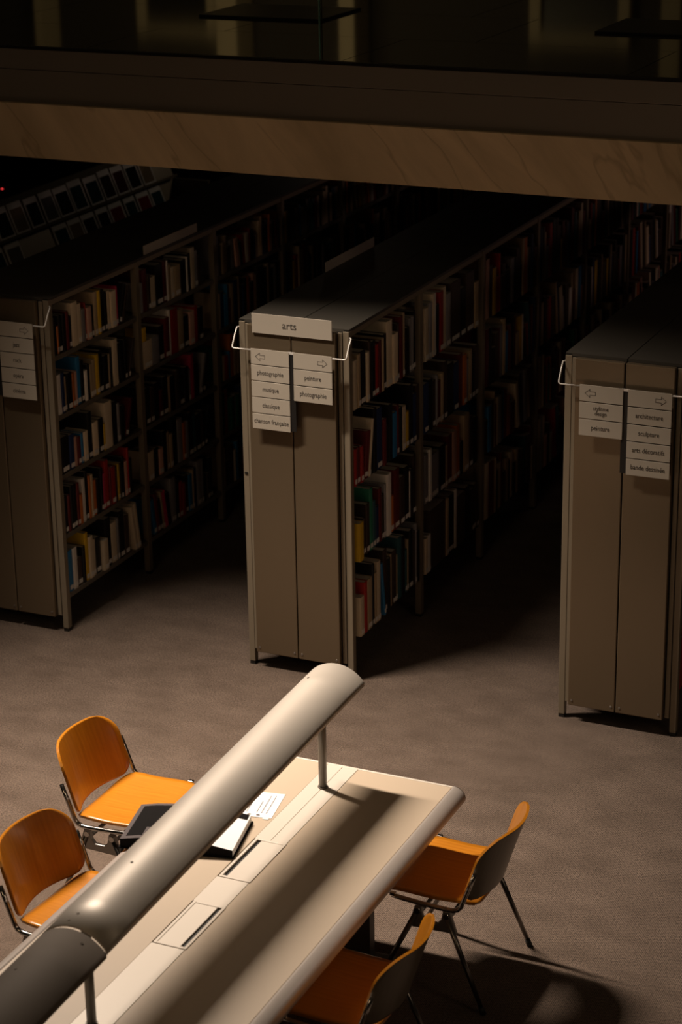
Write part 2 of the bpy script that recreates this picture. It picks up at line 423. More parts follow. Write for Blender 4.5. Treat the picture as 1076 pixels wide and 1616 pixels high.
def layout(spec, y0, y1):
    """spec: list of (colour code, thickness, height, depth, lean, protrude). Returns placed (y, lean, item)."""
    out = []; y = y0; prev_lean = 0
    for it in spec:
        col, t, h, d, lean, pr = it
        if lean == 0:
            if y + t > y1: break
            out.append((y, 0, it)); y += t + .0012; prev_lean = 0
        elif lean > 0:   # top towards near end
            a = lean; tc = t*math.cos(a)
            if prev_lean != lean: y = y + h*math.sin(a)
            if y + tc > y1: break
            out.append((y, a, it)); y += t/math.cos(a) + .0015; prev_lean = lean
        else:            # top towards far end
            a = -lean
            if prev_lean != lean: yb = y + .001
            else: yb = y
            if yb + t*math.cos(a) + h*math.sin(a) > y1: break
            out.append((yb, lean, it)); y = yb + t/math.cos(a) + .0015; prev_lean = lean
            out_end = yb + t*math.cos(a) + h*math.sin(a) + .002
            it_end = out_end
            nxt = spec[spec.index(it)+1] if spec.index(it)+1 < len(spec) else None
            if nxt is None or nxt[4] != lean: y = it_end
    return out
def parse(txt, hmax, rs):
    """'K30 C45t W20> R30p' -> colour + thickness mm + flags: t tall, s short, > leans to the far end, < leans to the near end, p pulled forward"""
    sp = []
    for w_ in txt.split():
        col = w_[0]; num = ''.join(ch for ch in w_[1:] if ch.isdigit()); fl = w_[1+len(num):]
        t = int(num)/1000*1.4
        h = hmax*rs.uniform(.66, .86)
        if 't' in fl: h = hmax*rs.uniform(.90, .95)
        if 'q' in fl: h = hmax*.56
        if 's' in fl: h = hmax*rs.uniform(.52, .60)
        d = min(.27, max(.15, h*rs.uniform(.68, .78)))
        lean = 0
        if '>' in fl: lean = -.17
        if '<' in fl: lean = .15
        if 'b' in fl: lean = -.33
        sp.append((col, t, h, d, lean, .018 if 'p' in fl else rs.uniform(-.006, .002)))
    return sp
def rand_spec(rs, big, n=40, dark=.55):
    s = []
    run = 0
    for i in range(n):
        if rs.random() < dark: col = rs.choice('KKKDDNMMTDE')
        else: col = rs.choice('CCCEEWSRRAOBYGNS')
        t = int(rs.uniform(14, 38) * (1.2 if big else 1.0))
        fl = rs.choice(['', '', '', 't', 't' if big else '', 's'])
        if run > 0: fl += '<'; run -= 1
        elif rs.random() < .05: run = rs.randint(1, 3); fl += '<'
        s.append(col + str(t) + fl)
    return ' '.join(s)

LEVELS = {'music': [.225, .59, .95, 1.305, 1.655], 'arts': [.245, .685, 1.115, 1.545]}
SHELF_NAME5 = ['bottom shelf', 'fourth shelf down', 'third shelf down', 'second shelf down', 'top shelf']
SHELF_NAME4 = ['bottom shelf', 'third shelf down', 'second shelf down', 'top shelf']

# hand set rows (near bays), listed from the near end; index 0 = bottom shelf
LEFT1 = [
 'B34 W32 D38s K22 Y26t C32 C18 K42 C36sp K48t C44 S14 K40t D36 C22tp< C24tp<',
 'K28 M24 K30 K34 M26 O30s W30 K30t O20 E20 O36 K36 K26 P24 R40t M18 R44 D24 Y22 K26 K20 A32 R18t K26',
 'K46 N28 A18s M18s B16s C26s K26t C34 K28 Y10s C44t K34 S16 K24 M22b',
 'W28 N24 E18 K40 O22 A20 B30t K26 W20s K20 E24 E24 Y26 K34 K38 E20 K18 C40t K30< K20 D16b',
 'K26 O11s K26 K26 M20 K22 C46t C32 S26 R10 A36 K18 E30t Y24t K30t K22 C28 C44 P14 K20b D18b']
LEFT2 = [
 'B26< M24< K20< E12< P28< K24< S40t K22 R26 R22 K26 B30 E14 N22 S34t S20t K26s D24s K20',
 'C34s K26s A28s K24 E16 E18 K30t S30t O16 S18 K30t T16 K32 D20 K18b',
 'K24 D20 K24 M20s K26 E14 K24 D22 K26s K20 S12 P20t K24 S14b K16b',
 'C40q S30q K24 M22 W10t R32t E26 K24 A24 R18 K20',
 'S16 M30t D18 C34 K44t M24t W8t E18 C26 E40 K34 W10 K24 C26t S20 D20']
ARTS1 = [
 'C32sp R26p E40p K18tp E22p C30tp B16p< D34t K30 E12 D38 E16 T34t K30t T20 E14 K36t D22 S14t K24',
 'Y34sp K24s D16s D30 G26t T22 N26s M24 D22 S14 W38t O26s M44t D40 K42 W8 K20 D30t',
 'R18s M22s R22s M34> C14> K26t N44t M26 K24s K30 B34 M20 K26 C28 Y26s K30t N28 D30',
 'C32 E24 K56 C28 D24 K36 R34 M26 E20 K34 C58t C48 D18 M32t E26t K38 S26 S22 K24']
ARTS2 = [
 'C12s W12s D70t E12t K28t W10t D42 K20< D22< D14<',
 'S22 W16 S46 K36 E14 M30 A24 O22 K24s E34t D24 K30',
 'N32 K28 D24 S12 M26 E20 D28t K54 N40 M30 O26 S20 E22 K24 D30',
 'C20 S22 C14t W10t K18 R22t C18t S26 D62t K34 D50t E26']

def place_row(spec_txt, unit, x_edge, y0, y1, z, hmax, seed, labeler=None, side=1, group=None):
    global N_BOOK
    rs = random.Random(seed)
    sp = parse(spec_txt, hmax, rs)
    if len(sp) < 35:
        f = (y1-y0)*(.86 if labeler and hmax < .34 else .95)/sum(q[1] + .0015 for q in sp)
        sp = [(q[0], q[1]*f) + q[2:] for q in sp]
    placed = layout(sp, y0, y1)
    # if the row ends with nothing leaning it simply stops; gaps remain as on the real shelves
    for i, (y, lean, it) in enumerate(placed):
        col, t, h, d, _, pr = it
        x = x_edge + side*(pr + (.004 if hmax > .34 else -.008))
        if labeler and N_BOOK < 300:
            N_BOOK += 1
            # lean sign: negative lean value = top towards far end (rotation about x is negative)
            o = make_book(x, y, z + .0005, t, h, d, PAL[col], lean, labeler(i, col, it, lean), group, sticker=(rs.random() < .7))
        else:
            stuff_book(x, y, z + .0005, t, h, d, PAL[col], lean, side)

# ------------------------------------------------------------------ bookcases
rod_up = .105
def bookcase(x0, bays, levels, label, end_text=None):
    root = empty('bookcase', (x0, 0, 0)); tag(root, label, 'bookcase', None)
    loc = {}
    def B(name, mt, a, b, c, d, e, f, bev=0, par=root): return box(name, mt, par, a, b, c, d, e, f, bev)
    Y1 = bays*L
    # end of the run, towards the reading room
    for a in (0, W-.035):
        p = B('end_post', M['shelf'], a, a+.035, -.002, .038, .02, H-.012, .003)
        B('foot', M['black'], a+.002, a+.033, 0, .036, 0, .02, 0, p)
        B('post_cap', M['black'], a+.003, a+.032, .001, .035, H-.012, H-.003, 0, p)
    B('end_plate', M['groove'], .035, W-.035, .004, .022, .10, H-.02)
    for a, b in ((.0385, .0585), (W-.062, W-.0385)): B('filler_strip', M['shelf'], a, b, -.006, .004, .10, H-.02, .002)
    pan = []
    if x0 == 0: B('latch', M['black'], .008, .026, -.006, -.002, 1.13, 1.142)
    for a, b in ((.063, W/2-.003), (W/2+.003, W-.067)):
        p = B('end_panel', M['panel'], a, b, -.034, .0, .095, H-.015, .004); pan.append(p)
        for sx in (a+.02, b-.02):
            MB().tube([(sx, -.034, .125), (sx, -.0365, .125)], .006, 8).build('screw', M['alu'], p)
    # uprights
    um = MB().box(0, .036, -.02, .02, .02, H-.016).mesh('upright', M['shelf'])
    fm = MB().box(.002, .034, -.018, .018, 0, .02).mesh('foot', M['black'])
    for k in range(1, bays+1):
        for a in (0, W-.036):
            o = bpy.data.objects.new('upright', um); C.objects.link(o); o.parent = root; o.location = (a, k*L, 0)
            f = bpy.data.objects.new('foot', fm); C.objects.link(f); f.parent = o
    # cover panels
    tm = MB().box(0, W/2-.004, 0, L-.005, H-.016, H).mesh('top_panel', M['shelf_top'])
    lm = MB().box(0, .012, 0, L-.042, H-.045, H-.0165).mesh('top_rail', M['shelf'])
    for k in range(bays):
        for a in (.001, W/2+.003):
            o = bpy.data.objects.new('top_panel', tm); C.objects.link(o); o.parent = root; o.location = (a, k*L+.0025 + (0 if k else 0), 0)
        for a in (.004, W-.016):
            o = bpy.data.objects.new('top_rail', lm); C.objects.link(o); o.parent = root; o.location = (a, k*L+.021+(.018 if k == 0 else 0), 0)
    # shelves: tray with front lip, on both sides, and a low back stop
    sh = {}
    for side in (0, 1):
        mb = MB()
        e = .03 if len(levels) == 4 else .006; hl = .022 if len(levels) == 4 else .028
        if side: mb.box(W/2+.012, W-e, 0, L-.05, -.006, 0).box(W-e-.012, W-e, 0, L-.05, -hl, -.006)
        else: mb.box(e, W/2-.012, 0, L-.05, -.006, 0).box(e, e+.012, 0, L-.05, -hl, -.006)
        sh[side] = mb.mesh('shelf', M['shelf_edge'])
    st = MB().box(W/2-.006, W/2+.006, 0, L-.05, -.002, .17).mesh('back_stop', M['shelf'])
    for k in range(bays):
        for z in levels:
            for side in (0, 1):
                o = bpy.data.objects.new('shelf', sh[side]); C.objects.link(o); o.parent = root; o.location = (0, k*L+.025+(.018 if k == 0 else 0)*.8, z)
            o = bpy.data.objects.new('back_stop', st); C.objects.link(o); o.parent = root; o.location = (0, k*L+.025+.014*(k == 0), z)
    return root

def rows(x0, bays, levels, near, name, shelf_names, seed, group, big, dark=.55, left_bays=2):
    n = len(levels)
    for k in range(bays):
        y0 = k*L+.045+(.012 if k == 0 else 0); y1 = (k+1)*L-.03
        for li, z in enumerate(levels):
            top = levels[li+1] if li+1 < n else H-.02
            hmax = top - z - .045
            txt = near[k][li] if k < len(near) else rand_spec(random.Random(seed*100+k*10+li), big, dark=dark)
            bayw = ['nearest bay', 'second bay'][k] if k < 2 else ''
            lab = None
            if k < len(near):
                def lab(i, col, it, lean, li=li, bayw=bayw):
                    hw = 'leaning ' if lean else ('tall ' if it[2] > .88*hmax else ('short ' if it[2] < .62*hmax else ''))
                    pos = ORD[i]
                    return '%s%s book, %s on the %s, %s of the %s' % (hw, CN[col], pos, shelf_names[li], bayw, name)
            place_row(txt, name, x0+W, y0, y1, z, hmax, seed*1000+k*20+li, lab, 1, group)
            if k < left_bays:
                place_row(rand_spec(random.Random(seed*77+k*10+li), big, dark=dark), name, x0, y0, y1, z, hmax, seed*555+k*20+li, None, -1)

XL, XA, XR = -S, 0.0, S
bc_left = bookcase(XL, 9, LEVELS['music'], 'beige steel double sided bookcase at the left edge with cream jazz and rock signs')
bc_arts = bookcase(XA, 9, LEVELS['arts'], 'beige steel double sided bookcase topped by the arts board, in the middle')
bc_right = bookcase(XR, 6, LEVELS['arts'], 'beige steel double sided bookcase at the right edge with architecture and sculpture signs')
rows(XL, 9, LEVELS['music'], [LEFT1, LEFT2], 'left bookcase', SHELF_NAME5, 3, 'books on the left bookcase', False)
rows(XA, 9, LEVELS['arts'], [ARTS1, ARTS2], 'arts bookcase', SHELF_NAME4, 5, 'books on the arts bookcase', True, .62)
rows(XR, 2, LEVELS['arts'], [], 'right bookcase', SHELF_NAME4, 9, None, True)
# a yellow book lying across the shorter books of the second bay
hv = make_book(-S+W-.012, L+.047, 1.4771, .050, .085, .12, PAL['Y'], 0, 'small yellow book perched on a short cream book, second bay of left bookcase', 'books on the left bookcase', False)
me = bpy.data.meshes.new('book_rows'); me.from_pydata(stuff_v, [], stuff_f)
ca = me.color_attributes.new('Col', 'FLOAT_COLOR', 'CORNER')
buf = []
for f, c in zip(stuff_f, stuff_c): buf += [c[0], c[1], c[2], 1.0]*len(f)
ca.data.foreach_set('color', buf); me.materials.append(M['rows'])
o = bpy.data.objects.new('book_rows', me); C.objects.link(o)
tag(o, 'rows of mostly dark books filling the deeper bays of the bookcases', 'books', kind='stuff')

# ------------------------------------------------------------------ signs
def arrow_poly(cx, cz, s, dirn):
    p = [(-1, -.42), (.05, -.42), (.05, -1), (1, 0), (.05, 1), (.05, .42), (-1, .42)]
    return [(cx + dirn*a*s, cz + b*s*.78) for a, b in p]
def arrow(parent, cx, cz, y, s, dirn):
    po = arrow_poly(cx, cz, s, dirn); pi = []
    n = len(po); cen = (sum(a for a, b in po)/n, sum(b for a, b in po)/n)
    # outline: thin bars along each edge
    mb = MB(); hw = .0011
    for i in range(n):
        a, b = Vector(po[i]), Vector(po[(i+1) % n]); t = (b-a).normalized(); nn = Vector((-t.y, t.x))*hw; a = a - t*hw; b = b + t*hw
        mb.prism([tuple(a+nn), tuple(b+nn), tuple(b-nn), tuple(a-nn)], 'y', y-.0006, y)
    return mb.build('arrow', M['ink'], parent)
def direction_sign(x0, left, right, label):
    """left/right: lists of words; first plate of each column shows an outlined arrow"""
    zt = 1.866; ph = .0842; pitch = .0895; yb = -.072
    n = max(len(left), len(right)) + 1
    root = empty('direction_sign', (x0+W/2, yb, zt - n*pitch)); tag(root, label, 'sign', 'hanging direction signs')
    inv = Matrix.Translation(-Vector(root.location))
    def add(o): o.parent = root; o.matrix_parent_inverse = inv; return o
    add(box('hanger_strip', M['black'], None, x0+.316, x0+.357, yb+.005, yb+.007, zt - (max(len(left), len(right))+1)*pitch + .01, zt-.012))
    rz = zt + .002
    for sx, xe, xi in ((-1, x0-.012, x0+.10), (1, x0+W+.012, x0+W-.065)):
        pts = [(xi, yb+.004, rz-.012), (xe-sx*.012, yb+.004, rz-.012), (xe-sx*.003, yb+.005, rz-.009), (xe, yb+.009, rz-.002), (xe, yb+.045, rz+.055), (xe, -.002, rz+.085), (xe-sx*.013, .006, rz+.088)]
        add(MB().tube(pts, .0042, 8).build('hanger_rod', M['rod']))
    add(box('top_bar', M['rod'], None, x0+.315, x0+.356, yb+.002, yb+.008, zt-.012, zt))
    for colx, words in (((x0+.10, x0+.324), left), ((x0+.349, x0+.572), right)):
        for k in range(len(words)+1):
            z1 = zt - k*pitch; z0 = z1 - ph
            p = add(box('sign_plate', M['plate'], None, colx[0], colx[1], yb, yb+.004, z0, z1, .001))
            inv2 = Matrix.Identity(4)
            cx = (colx[0]+colx[1])/2; cz = (z0+z1)/2
            if k == 0:
                d = -1 if words is left else 1
                a = arrow(p, colx[0]+.055 if d < 0 else colx[1]-.055, cz, yb, .027, d)
            else:
                wd = words[k-1]
                text(wd, .031 if '\n' in wd else .036, M['ink'], p, (cx, yb-.0006, cz+.002), RX, .80, gap=.85)
direction_sign(XA, ['photographie', 'musique', 'classique', 'chanson française'], ['peinture', 'photographie'], 'two columns of cream plates hung on the arts bookcase, photographie to chanson française')
direction_sign(XR, ['stylisme\ndesign', 'peinture'], ['architecture', 'sculpture', 'arts décoratifs', 'bande dessinée'], 'two columns of cream plates on the right bookcase, architecture to bande dessinée')
direction_sign(XL, [], ['jazz', 'rock', 'opéra', 'cinéma'], 'column of cream plates on the left bookcase reading jazz, rock, opéra, cinéma')
hs = empty('header_board', (.33, -.045, 1.945)); tag(hs, 'cream header board reading arts standing on top of the middle bookcase', 'sign')
q = box('board', M['plate'], hs, -.232, .232, 0, .006, 0, .106, .001)
text('arts', .058, M['ink'], q, (-.012, -.0006, .054), RX, .95)
for sx in (-.15, .15): box('bracket', M['shelf'], hs, sx-.02, sx+.02, .006, .010, .0, .068)
for (x, y0, y1, z, lab) in ((-S+W, 1.1, 1.78, 2.0, 'long pale shelf sign along the top right edge of the left bookcase'),
                            (0.012, 1.1, 1.8, 2.0, 'long pale shelf sign along the top left edge of the arts bookcase')):
    t = empty('shelf_sign', (x, y0, z)); tag(t, lab, 'sign', 'shelf top signs')
    box('board', M['plate'], t, -.012, -.008, 0, y1-y0, .0005, .058, .001)
    box('clip', M['shelf'], t, -.03, -.0125, .1, .13, .0005, .01); box('clip', M['shelf'], t, -.03, -.0125, .5, .53, .0005, .01)

# ------------------------------------------------------------------ magazine rack and desk at the back left
rack = empty('magazine_rack', (-3.3, 2.2, 0)); tag(rack, 'low dark magazine rack with sloping tiers behind the left bookcase', 'rack')
RL = 3.3
for a in (0, RL-.03): box('side_panel', M['shelf'], rack, -.36, .24, a, a+.03, 0, 1.5, .003)
tiers = []
for k, z in enumerate((.30, .68, 1.06, 1.29, 1.52)):
    xo = .22 - k*.075
    mb = MB().prism([(xo, z), (xo-.015, z), (xo-.10, z+.21), (xo-.085, z+.21)], 'y', .03, RL-.03).prism([(xo, z), (xo+.035, z), (xo+.035, z+.02), (xo+.03, z+.02), (xo+.03, z+.006), (xo, z+.006)], 'y', .03, RL-.03)
    mb.build('sloped_tier', M['shelf'], rack); tiers.append((xo, z))
box('back_panel', M['shelf'], rack, -.36, -.34, .03, RL-.03, 0, 1.72)
cov = MB().box(0, .004, 0, .2, 0, .27)
def magazine(xo, z, y, wd, ht, pcol, label):
    t = math.atan2(.085, .21)
    o = MB().box(0, .005, 0, wd, 0, ht).build('magazine', M['paper'], None)
    o.location = (-3.3+xo+.002, 2.2+y, z+.0075); o.rotation_euler = (0, -t, 0)
    tag(o, label, 'magazine', 'magazines on the sloping rack')
    p = MB().box(.005, .0056, wd*.08, wd*.92, ht*.06, ht*.80).build('cover_picture', M['print'], o); p.color = (*pcol, 1)
rs = random.Random(4)
mk = {'K': 'black', 'D': 'brown', 'M': 'maroon', 'S': 'grey', 'T': 'teal', 'E': 'tan', 'R': 'red'}
for ti, nm in ((3, 'lower tier'), (4, 'upper tier')):
    y = .08; i = 0
    while y < RL-.3:
        wd = rs.uniform(.17, .20); ht = rs.uniform(.22, .235) if ti == 4 else .21
        c = rs.choice('KDMSTEKKR')
        if not (ti == 3 and i in (4, 5)):
            magazine(tiers[ti][0], tiers[ti][1], y, wd, ht, tuple(.6*v for v in PAL[c]), '%s cover magazine, %s from the near end on the %s of the rack' % (mk[c], ORD[i] if i else 'first', nm))
        y += wd + rs.uniform(.015, .04); i += 1
desk = empty('counter', (-5.6, 6.8, 0)); tag(desk, 'dark service counter far behind the magazine rack', 'counter')
box('worktop', M['wall'], desk, -1.6, 1.2, -.3, .5, .78, .82, .004); box('front_panel', M['wall'], desk, -1.5, 1.1, -.2, -.16, 0, .78)
for sx in (-1.5, 1.07): box('leg_panel', M['wall'], desk, sx, sx+.03, -.16, .45, 0, .78)
dev = empty('printer', (-6.1, 7.05, .82)); tag(dev, 'small black machine with a red light on the far counter', 'printer')
box('body', M['black'], dev, -.2, .2, -.15, .15, 0, .2, .02); box('paper_tray', M['page_grey'], dev, -.15, .15, -.2, -.151, .03, .05); 
led = mat('red_led', (.5, .01, .01)); led.node_tree.nodes['Principled BSDF'].inputs['Emission Color'].default_value = (1, .05, .05, 1); led.node_tree.nodes['Principled BSDF'].inputs['Emission Strength'].default_value = 1.2
q = MB().box(.10, .118, -.156, -.1505, .13, .142).build('indicator_light', led, dev); q['label'] = 'red indicator light'
bx = empty('storage_box', (-5.55, 7.0, .82)); tag(bx, 'dark red box on the far counter beside the black machine', 'box')
rb = mat('red_card', (.12, .02, .015), .7)
box('body', rb, bx, -.22, .22, -.15, .15, 0, .16, .004); box('lid', rb, bx, -.226, .226, -.156, .156, .1605, .2, .004)

# ------------------------------------------------------------------ reading table
TX0, TX1, TY1, TY0, TZ = 1.08, 2.18, -2.29, -6.6, .74
tab = empty('reading_table', (1.63, -4.4, 0)); tag(tab, 'long tan reading table with rounded pale rails and a central cable channel', 'table')
tinv = Matrix.Translation(-Vector(tab.location))
def T(o): o.parent = tab; o.matrix_parent_inverse = tinv; return o
T(box('tabletop', M['tan'], None, TX0+.061, 1.5485, TY0, TY1-.012, TZ-.03, TZ))
T(box('tabletop', M['tan'], None, 1.6915, TX1-.060, TY0, TY1-.012, TZ-.03, TZ))
T(box('core_board', M['table_leg'], None, 1.5485, 1.6915, TY0, TY1-.012, TZ-.034, TZ-.006))
for a in (TX0+.058, TX1-.0595): T(box('seam', M['groove'], None, a, a+.0025, TY0, TY1-.012, TZ-.03, TZ-.006))
T(box('edge_band', M['strip'], None, TX0+.058, TX1-.057, TY1-.0115, TY1, TZ-.034, TZ+.0012, .001))
def rail(xi, xo, name):
    sgn = 1 if xo > xi else -1; wd = abs(xo-xi)
    pr = [(0, TZ+.001), (.18, TZ+.0006), (.36, TZ-.002), (.54, TZ-.007), (.70, TZ-.0135), (.84, TZ-.022), (.94, TZ-.032), (.99, TZ-.042), (.98, TZ-.053), (.90, TZ-.063), (.72, TZ-.070), (.4, TZ-.072), (0, TZ-.072)]
    poly = [(xi+sgn*a*wd, z) for a, z in pr]
    o = T(MB().prism(poly, 'y', TY0, TY1, 0, True).build(name, M['rail']))
    MB().prism([(xi+sgn*a*wd*.995, z-.0002) for a, z in pr], 'y', TY1, TY1+.004).build('end_cap', M['table_leg'], o)
    return o
rail(TX0+.0575, TX0, 'edge_rail'); rail(TX1-.0565, TX1, 'edge_rail')
# channel covers
for (a, b, c, d) in ((1.5505, 1.6185, -3.012, TY1-.0125), (1.6205, 1.6895, -3.012, TY1-.0125), (1.5505, 1.6895, -3.544, -3.346), (1.5505, 1.6895, TY0, -3.872)):
    T(box('channel_cover', M['strip'], None, a, b, c, d, TZ-.0055, TZ+.0012, .001))
for (y0, y1, slot) in ((-3.344, -3.014, 0), (-3.870, -3.546, 1)):
    x0, x1 = 1.557, 1.694
    h = T(MB().box(x0, x0+.012, y0, y1, TZ-.005, TZ+.004).box(x1-.012, x1, y0, y1, TZ-.005, TZ+.004).box(x0+.012, x1-.012, y0, y0+.012, TZ-.005, TZ+.004).box(x0+.012, x1-.012, y1-.012, y1, TZ-.005, TZ+.004).build('cable_hatch', M['strip'], bevel=.001))
    if slot == 0: a, b, s0, s1 = x0+.030, x1-.013, x0+.013, x0+.030
    else: a, b, s0, s1 = x0+.013, x1-.030, x1-.030, x1-.013
    MB().box(a, b, y0+.013, y1-.013, TZ-.004, TZ+.002).build('hatch_lid', M['strip'], h, bevel=.001)
    MB().box(s0+.0105, s1-.0005, y0+.013, y1-.013, TZ-.0055, TZ-.0045).build('hatch_brush', M['groove'], h)
    MB().box(s0, s1, y0+.0125, y1-.0125, TZ-.0062, TZ-.0056).build('slot_floor', M['black'], h)
for y in (-2.60, -6.1):
    lg = T(box('leg', M['table_leg'], None, 1.40, 1.88, y-.03, y+.03, .03, TZ-.035, .006))
    MB().box(1.30, 1.97, y-.05, y+.05, 0, .03).build('foot', M['table_leg'], lg, bevel=.008)
T(box('stretcher', M['table_leg'], None, 1.60, 1.66, -6.07, -2.63, .40, .52, .004))

# ------------------------------------------------------------------ lamps over the table
def lamp(y1, y0, z1, z0, x1, x0, posts, half, sag, mt, label, screws):
    """arched reflector from (x1,y1,z1) far end to (x0,y0,z0) near end; z = height of its lower edges"""
    root = empty('table_lamp', (1.62, (y0+y1)/2, TZ+.0012)); tag(root, label, 'lamp', 'arched lamps over the table')
    inv = Matrix.Translation(-Vector(root.location))
    def A(o): o.parent = root; o.matrix_parent_inverse = inv; return o
    R = (half*half + sag*sag)/(2*sag); phi = math.asin(min(1, half/R)) if sag < half else PI - math.asin(half/R)
    n = 28; th = .007
    prof = []
    for i in range(n+1):
        a = -phi + 2*phi*i/n
        prof.append((R*math.sin(a), R*math.cos(a) - R*math.cos(phi)))
    inner = []
    for i in range(n+1):
        a = -phi + 2*phi*i/n
        inner.append(((R-th)*math.sin(a), (R-th)*math.cos(a) - R*math.cos(phi)))
    # small turned-down lips
    lip = .016
    outl = [(prof[0][0], -lip)] + prof + [(prof[-1][0], -lip)]
    inl = [(inner[0][0], -lip)] + inner + [(inner[-1][0], -lip)]
    m_ = len(outl); ny = 12; vs = []; fs = []
    for j in range(ny+1):
        t = j/ny; x = x1+(x0-x1)*t; y = y1+(y0-y1)*t; z = z1+(z0-z1)*t
        vs += [(x+a, y, z+b) for a, b in outl] + [(x+a, y, z+b) for a, b in inl]
    K = 2*m_
    mb = MB(); f_out, f_in = [], []
    for j in range(ny):
        for i in range(m_-1):
            f_out.append((j*K+i, j*K+i+1, (j+1)*K+i+1, (j+1)*K+i))
            f_in.append((j*K+m_+i, (j+1)*K+m_+i, (j+1)*K+m_+i+1, j*K+m_+i+1))
        for i in (0, m_-1): f_in.append((j*K+i, (j+1)*K+i, (j+1)*K+m_+i, j*K+m_+i))
    ends = []
    for j in (0, ny):
        for i in range(m_-1): ends.append((j*K+i, j*K+i+1, j*K+m_+i+1, j*K+m_+i))
    mb.v = vs; mb.f = [list(f) for f in f_out+f_in+ends]; mb.mi = [0]*len(f_out)+[1]*len(f_in)+[0]*len(ends); mb.smooth = [True]*(len(f_out)+len(f_in))+[False]*len(ends)
    sh = A(mb.build('shade', [mt, M['lamp_in']]))
    for (t, u) in screws:
        x = x1+(x0-x1)*t; y = y1+(y0-y1)*t; z = z1+(z0-z1)*t; a = u*phi
        c = Vector((x+R*math.sin(a), y, z+R*math.cos(a)-R*math.cos(phi))); nn = Vector((math.sin(a), 0, math.cos(a)))
        q = MB().tube([c-nn*.001, c+nn*.002], .0055, 8).build('screw', M['lamp_in_shade'], sh)
    yl = y1+(y0-y1)*.06, y1+(y0-y1)*.94
    A(MB().tube([(1.62, yl[0], z1+sag-.045), (1.62, yl[1], z0+sag-.045)], .013, 12).build('unlit_tube', M['tube']))
    A(MB().box(1.60, 1.64, yl[1], yl[0], (z0+z1)/2+sag-.029, (z0+z1)/2+sag-.026).build('tube_carrier', M['lamp_in']))
    for y in posts:
        t = (y-y1)/(y0-y1); z = z1+(z0-z1)*t + sag - th - .002
        p = A(MB().tube([(1.62, y, TZ+.0015), (1.62, y, z)], .0175, 16).build('post', M['post']))
        MB().tube([(1.62, y, TZ+.0013), (1.62, y, TZ+.007)], .022, 16).build('collar', M['post'], p)
    return root
lamp(-2.33, -4.525, 1.170, 1.125, 1.61, 1.635, [-2.508, -4.42], .128, .066, M['lamp'],
     'long pale arched table lamp on two posts with a bright sheen, farther of two', [(.065, -.45), (.8, -.1), (.965, -.15), (.985, -.22)])
lamp(-4.535, -6.75, 1.120, 1.075, 1.636, 1.66, [-4.86, -6.55], .132, .066, M['lamp_in_shade'],
     'shade-darkened arched table lamp cut by the lower left corner of the photo', [(.12, -.35), (.02, .45)])

# ------------------------------------------------------------------ things on the table
bk = empty('open_book', (1.29, -3.10, TZ+.0012), math.radians(12)); tag(bk, 'open black picture book lying on the table under the arched lamp', 'book')
box('cover', M['print_black'], bk, -.245, .235, -.155, .155, 0, .006, .002)
def page_stack(s, wid, z_in, z_out, name, mt):
    poly = [(s*.008, .0065), (s*wid, .0065), (s*wid, z_out), (s*wid*.7, z_out+.012), (s*wid*.3, z_in), (s*.008, z_in-.012)]
    return MB().prism(poly, 'y', -.148, .148).build(name, mt, bk)
def strip_on(par, s, wid, z_in, z_out, a0, a1, y0, y1, mt, name):
    def zz(a):
        pts = [(.008, z_in-.012), (wid*.3, z_in), (wid*.7, z_out+.012), (wid, z_out)]
        for (p, q), (r, t) in zip(pts, pts[1:]):
            if p <= a <= r: return q+(t-q)*(a-p)/(r-p)
        return z_out
    xs = sorted(set([a0, a1] + [v for v in (wid*.3, wid*.7) if a0 < v < a1]))
    top = [(s*a, zz(a)+.0012) for a in xs]; bot = [(s*a, zz(a)+.0002) for a in reversed(xs)]
    return MB().prism(top+bot, 'y', y0, y1).build(name, mt, par)
pr_ = page_stack(1, .228, .062, .034, 'page_block', [M['paper']])
strip_on(pr_, 1, .228, .062, .034, .03, .222, .105, .148, M['print_black'], 'printed_band')
pr_.data.materials.clear(); pr_.data.materials.append(M['paper']); pr_.data.materials.append(M['print_black'])
for p in pr_.data.polygons:
    if abs(p.normal.y) > .9: p.material_index = 1
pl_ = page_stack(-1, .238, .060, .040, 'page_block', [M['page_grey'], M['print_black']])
for p in pl_.data.polygons:
    if abs(p.normal.y) > .9: p.material_index = 1
strip_on(pl_, -1, .238, .060, .040, .03, .218, -.125, .128, M['print_black'], 'printed_picture')
strip_on(pl_, -1, .238, .060, .040, .10, .15, -.127, -.06, M['page_grey'], 'pale_detail').location.z = .0012

sheet = empty('leaflet', (1.402, -2.757, TZ+.0005), math.radians(10)); tag(sheet, 'white printed sheet lying on the tan tabletop beside the lamp post', 'paper')
box('sheet', M['paper'], sheet, -.175, .122, -.108, .108, .0009, .0016)
rs = random.Random(2)
mb = MB()
for i in range(9):
    x = .09 - i*.021
    if i in (3,): continue
    y = -.072
    e = .085 if i not in (2, 6) else .03
    while y < e:
        wl = rs.uniform(.006, .018); mb.box(x-.0026, x+.0026, y, min(e, y+wl), .0016, .0018); y += wl+.003
mb.build('printed_lines', M['print_grey'], sheet)
mb = MB()
for (x, r) in ((.06, .008), (.022, .008), (-.012, .007), (-.03, .006)):
    n = 10; mb.prism([(x+r*1.1*math.cos(2*PI*k/n), -.091+r*.8*math.sin(2*PI*k/n)) for k in range(n)], 'z', .0016, .0018)
mb.build('printed_emblems', M['page_grey'], sheet)
box('tape', M['label_white'], sheet, .086, .112, -.122, -.098, .0016, .002)

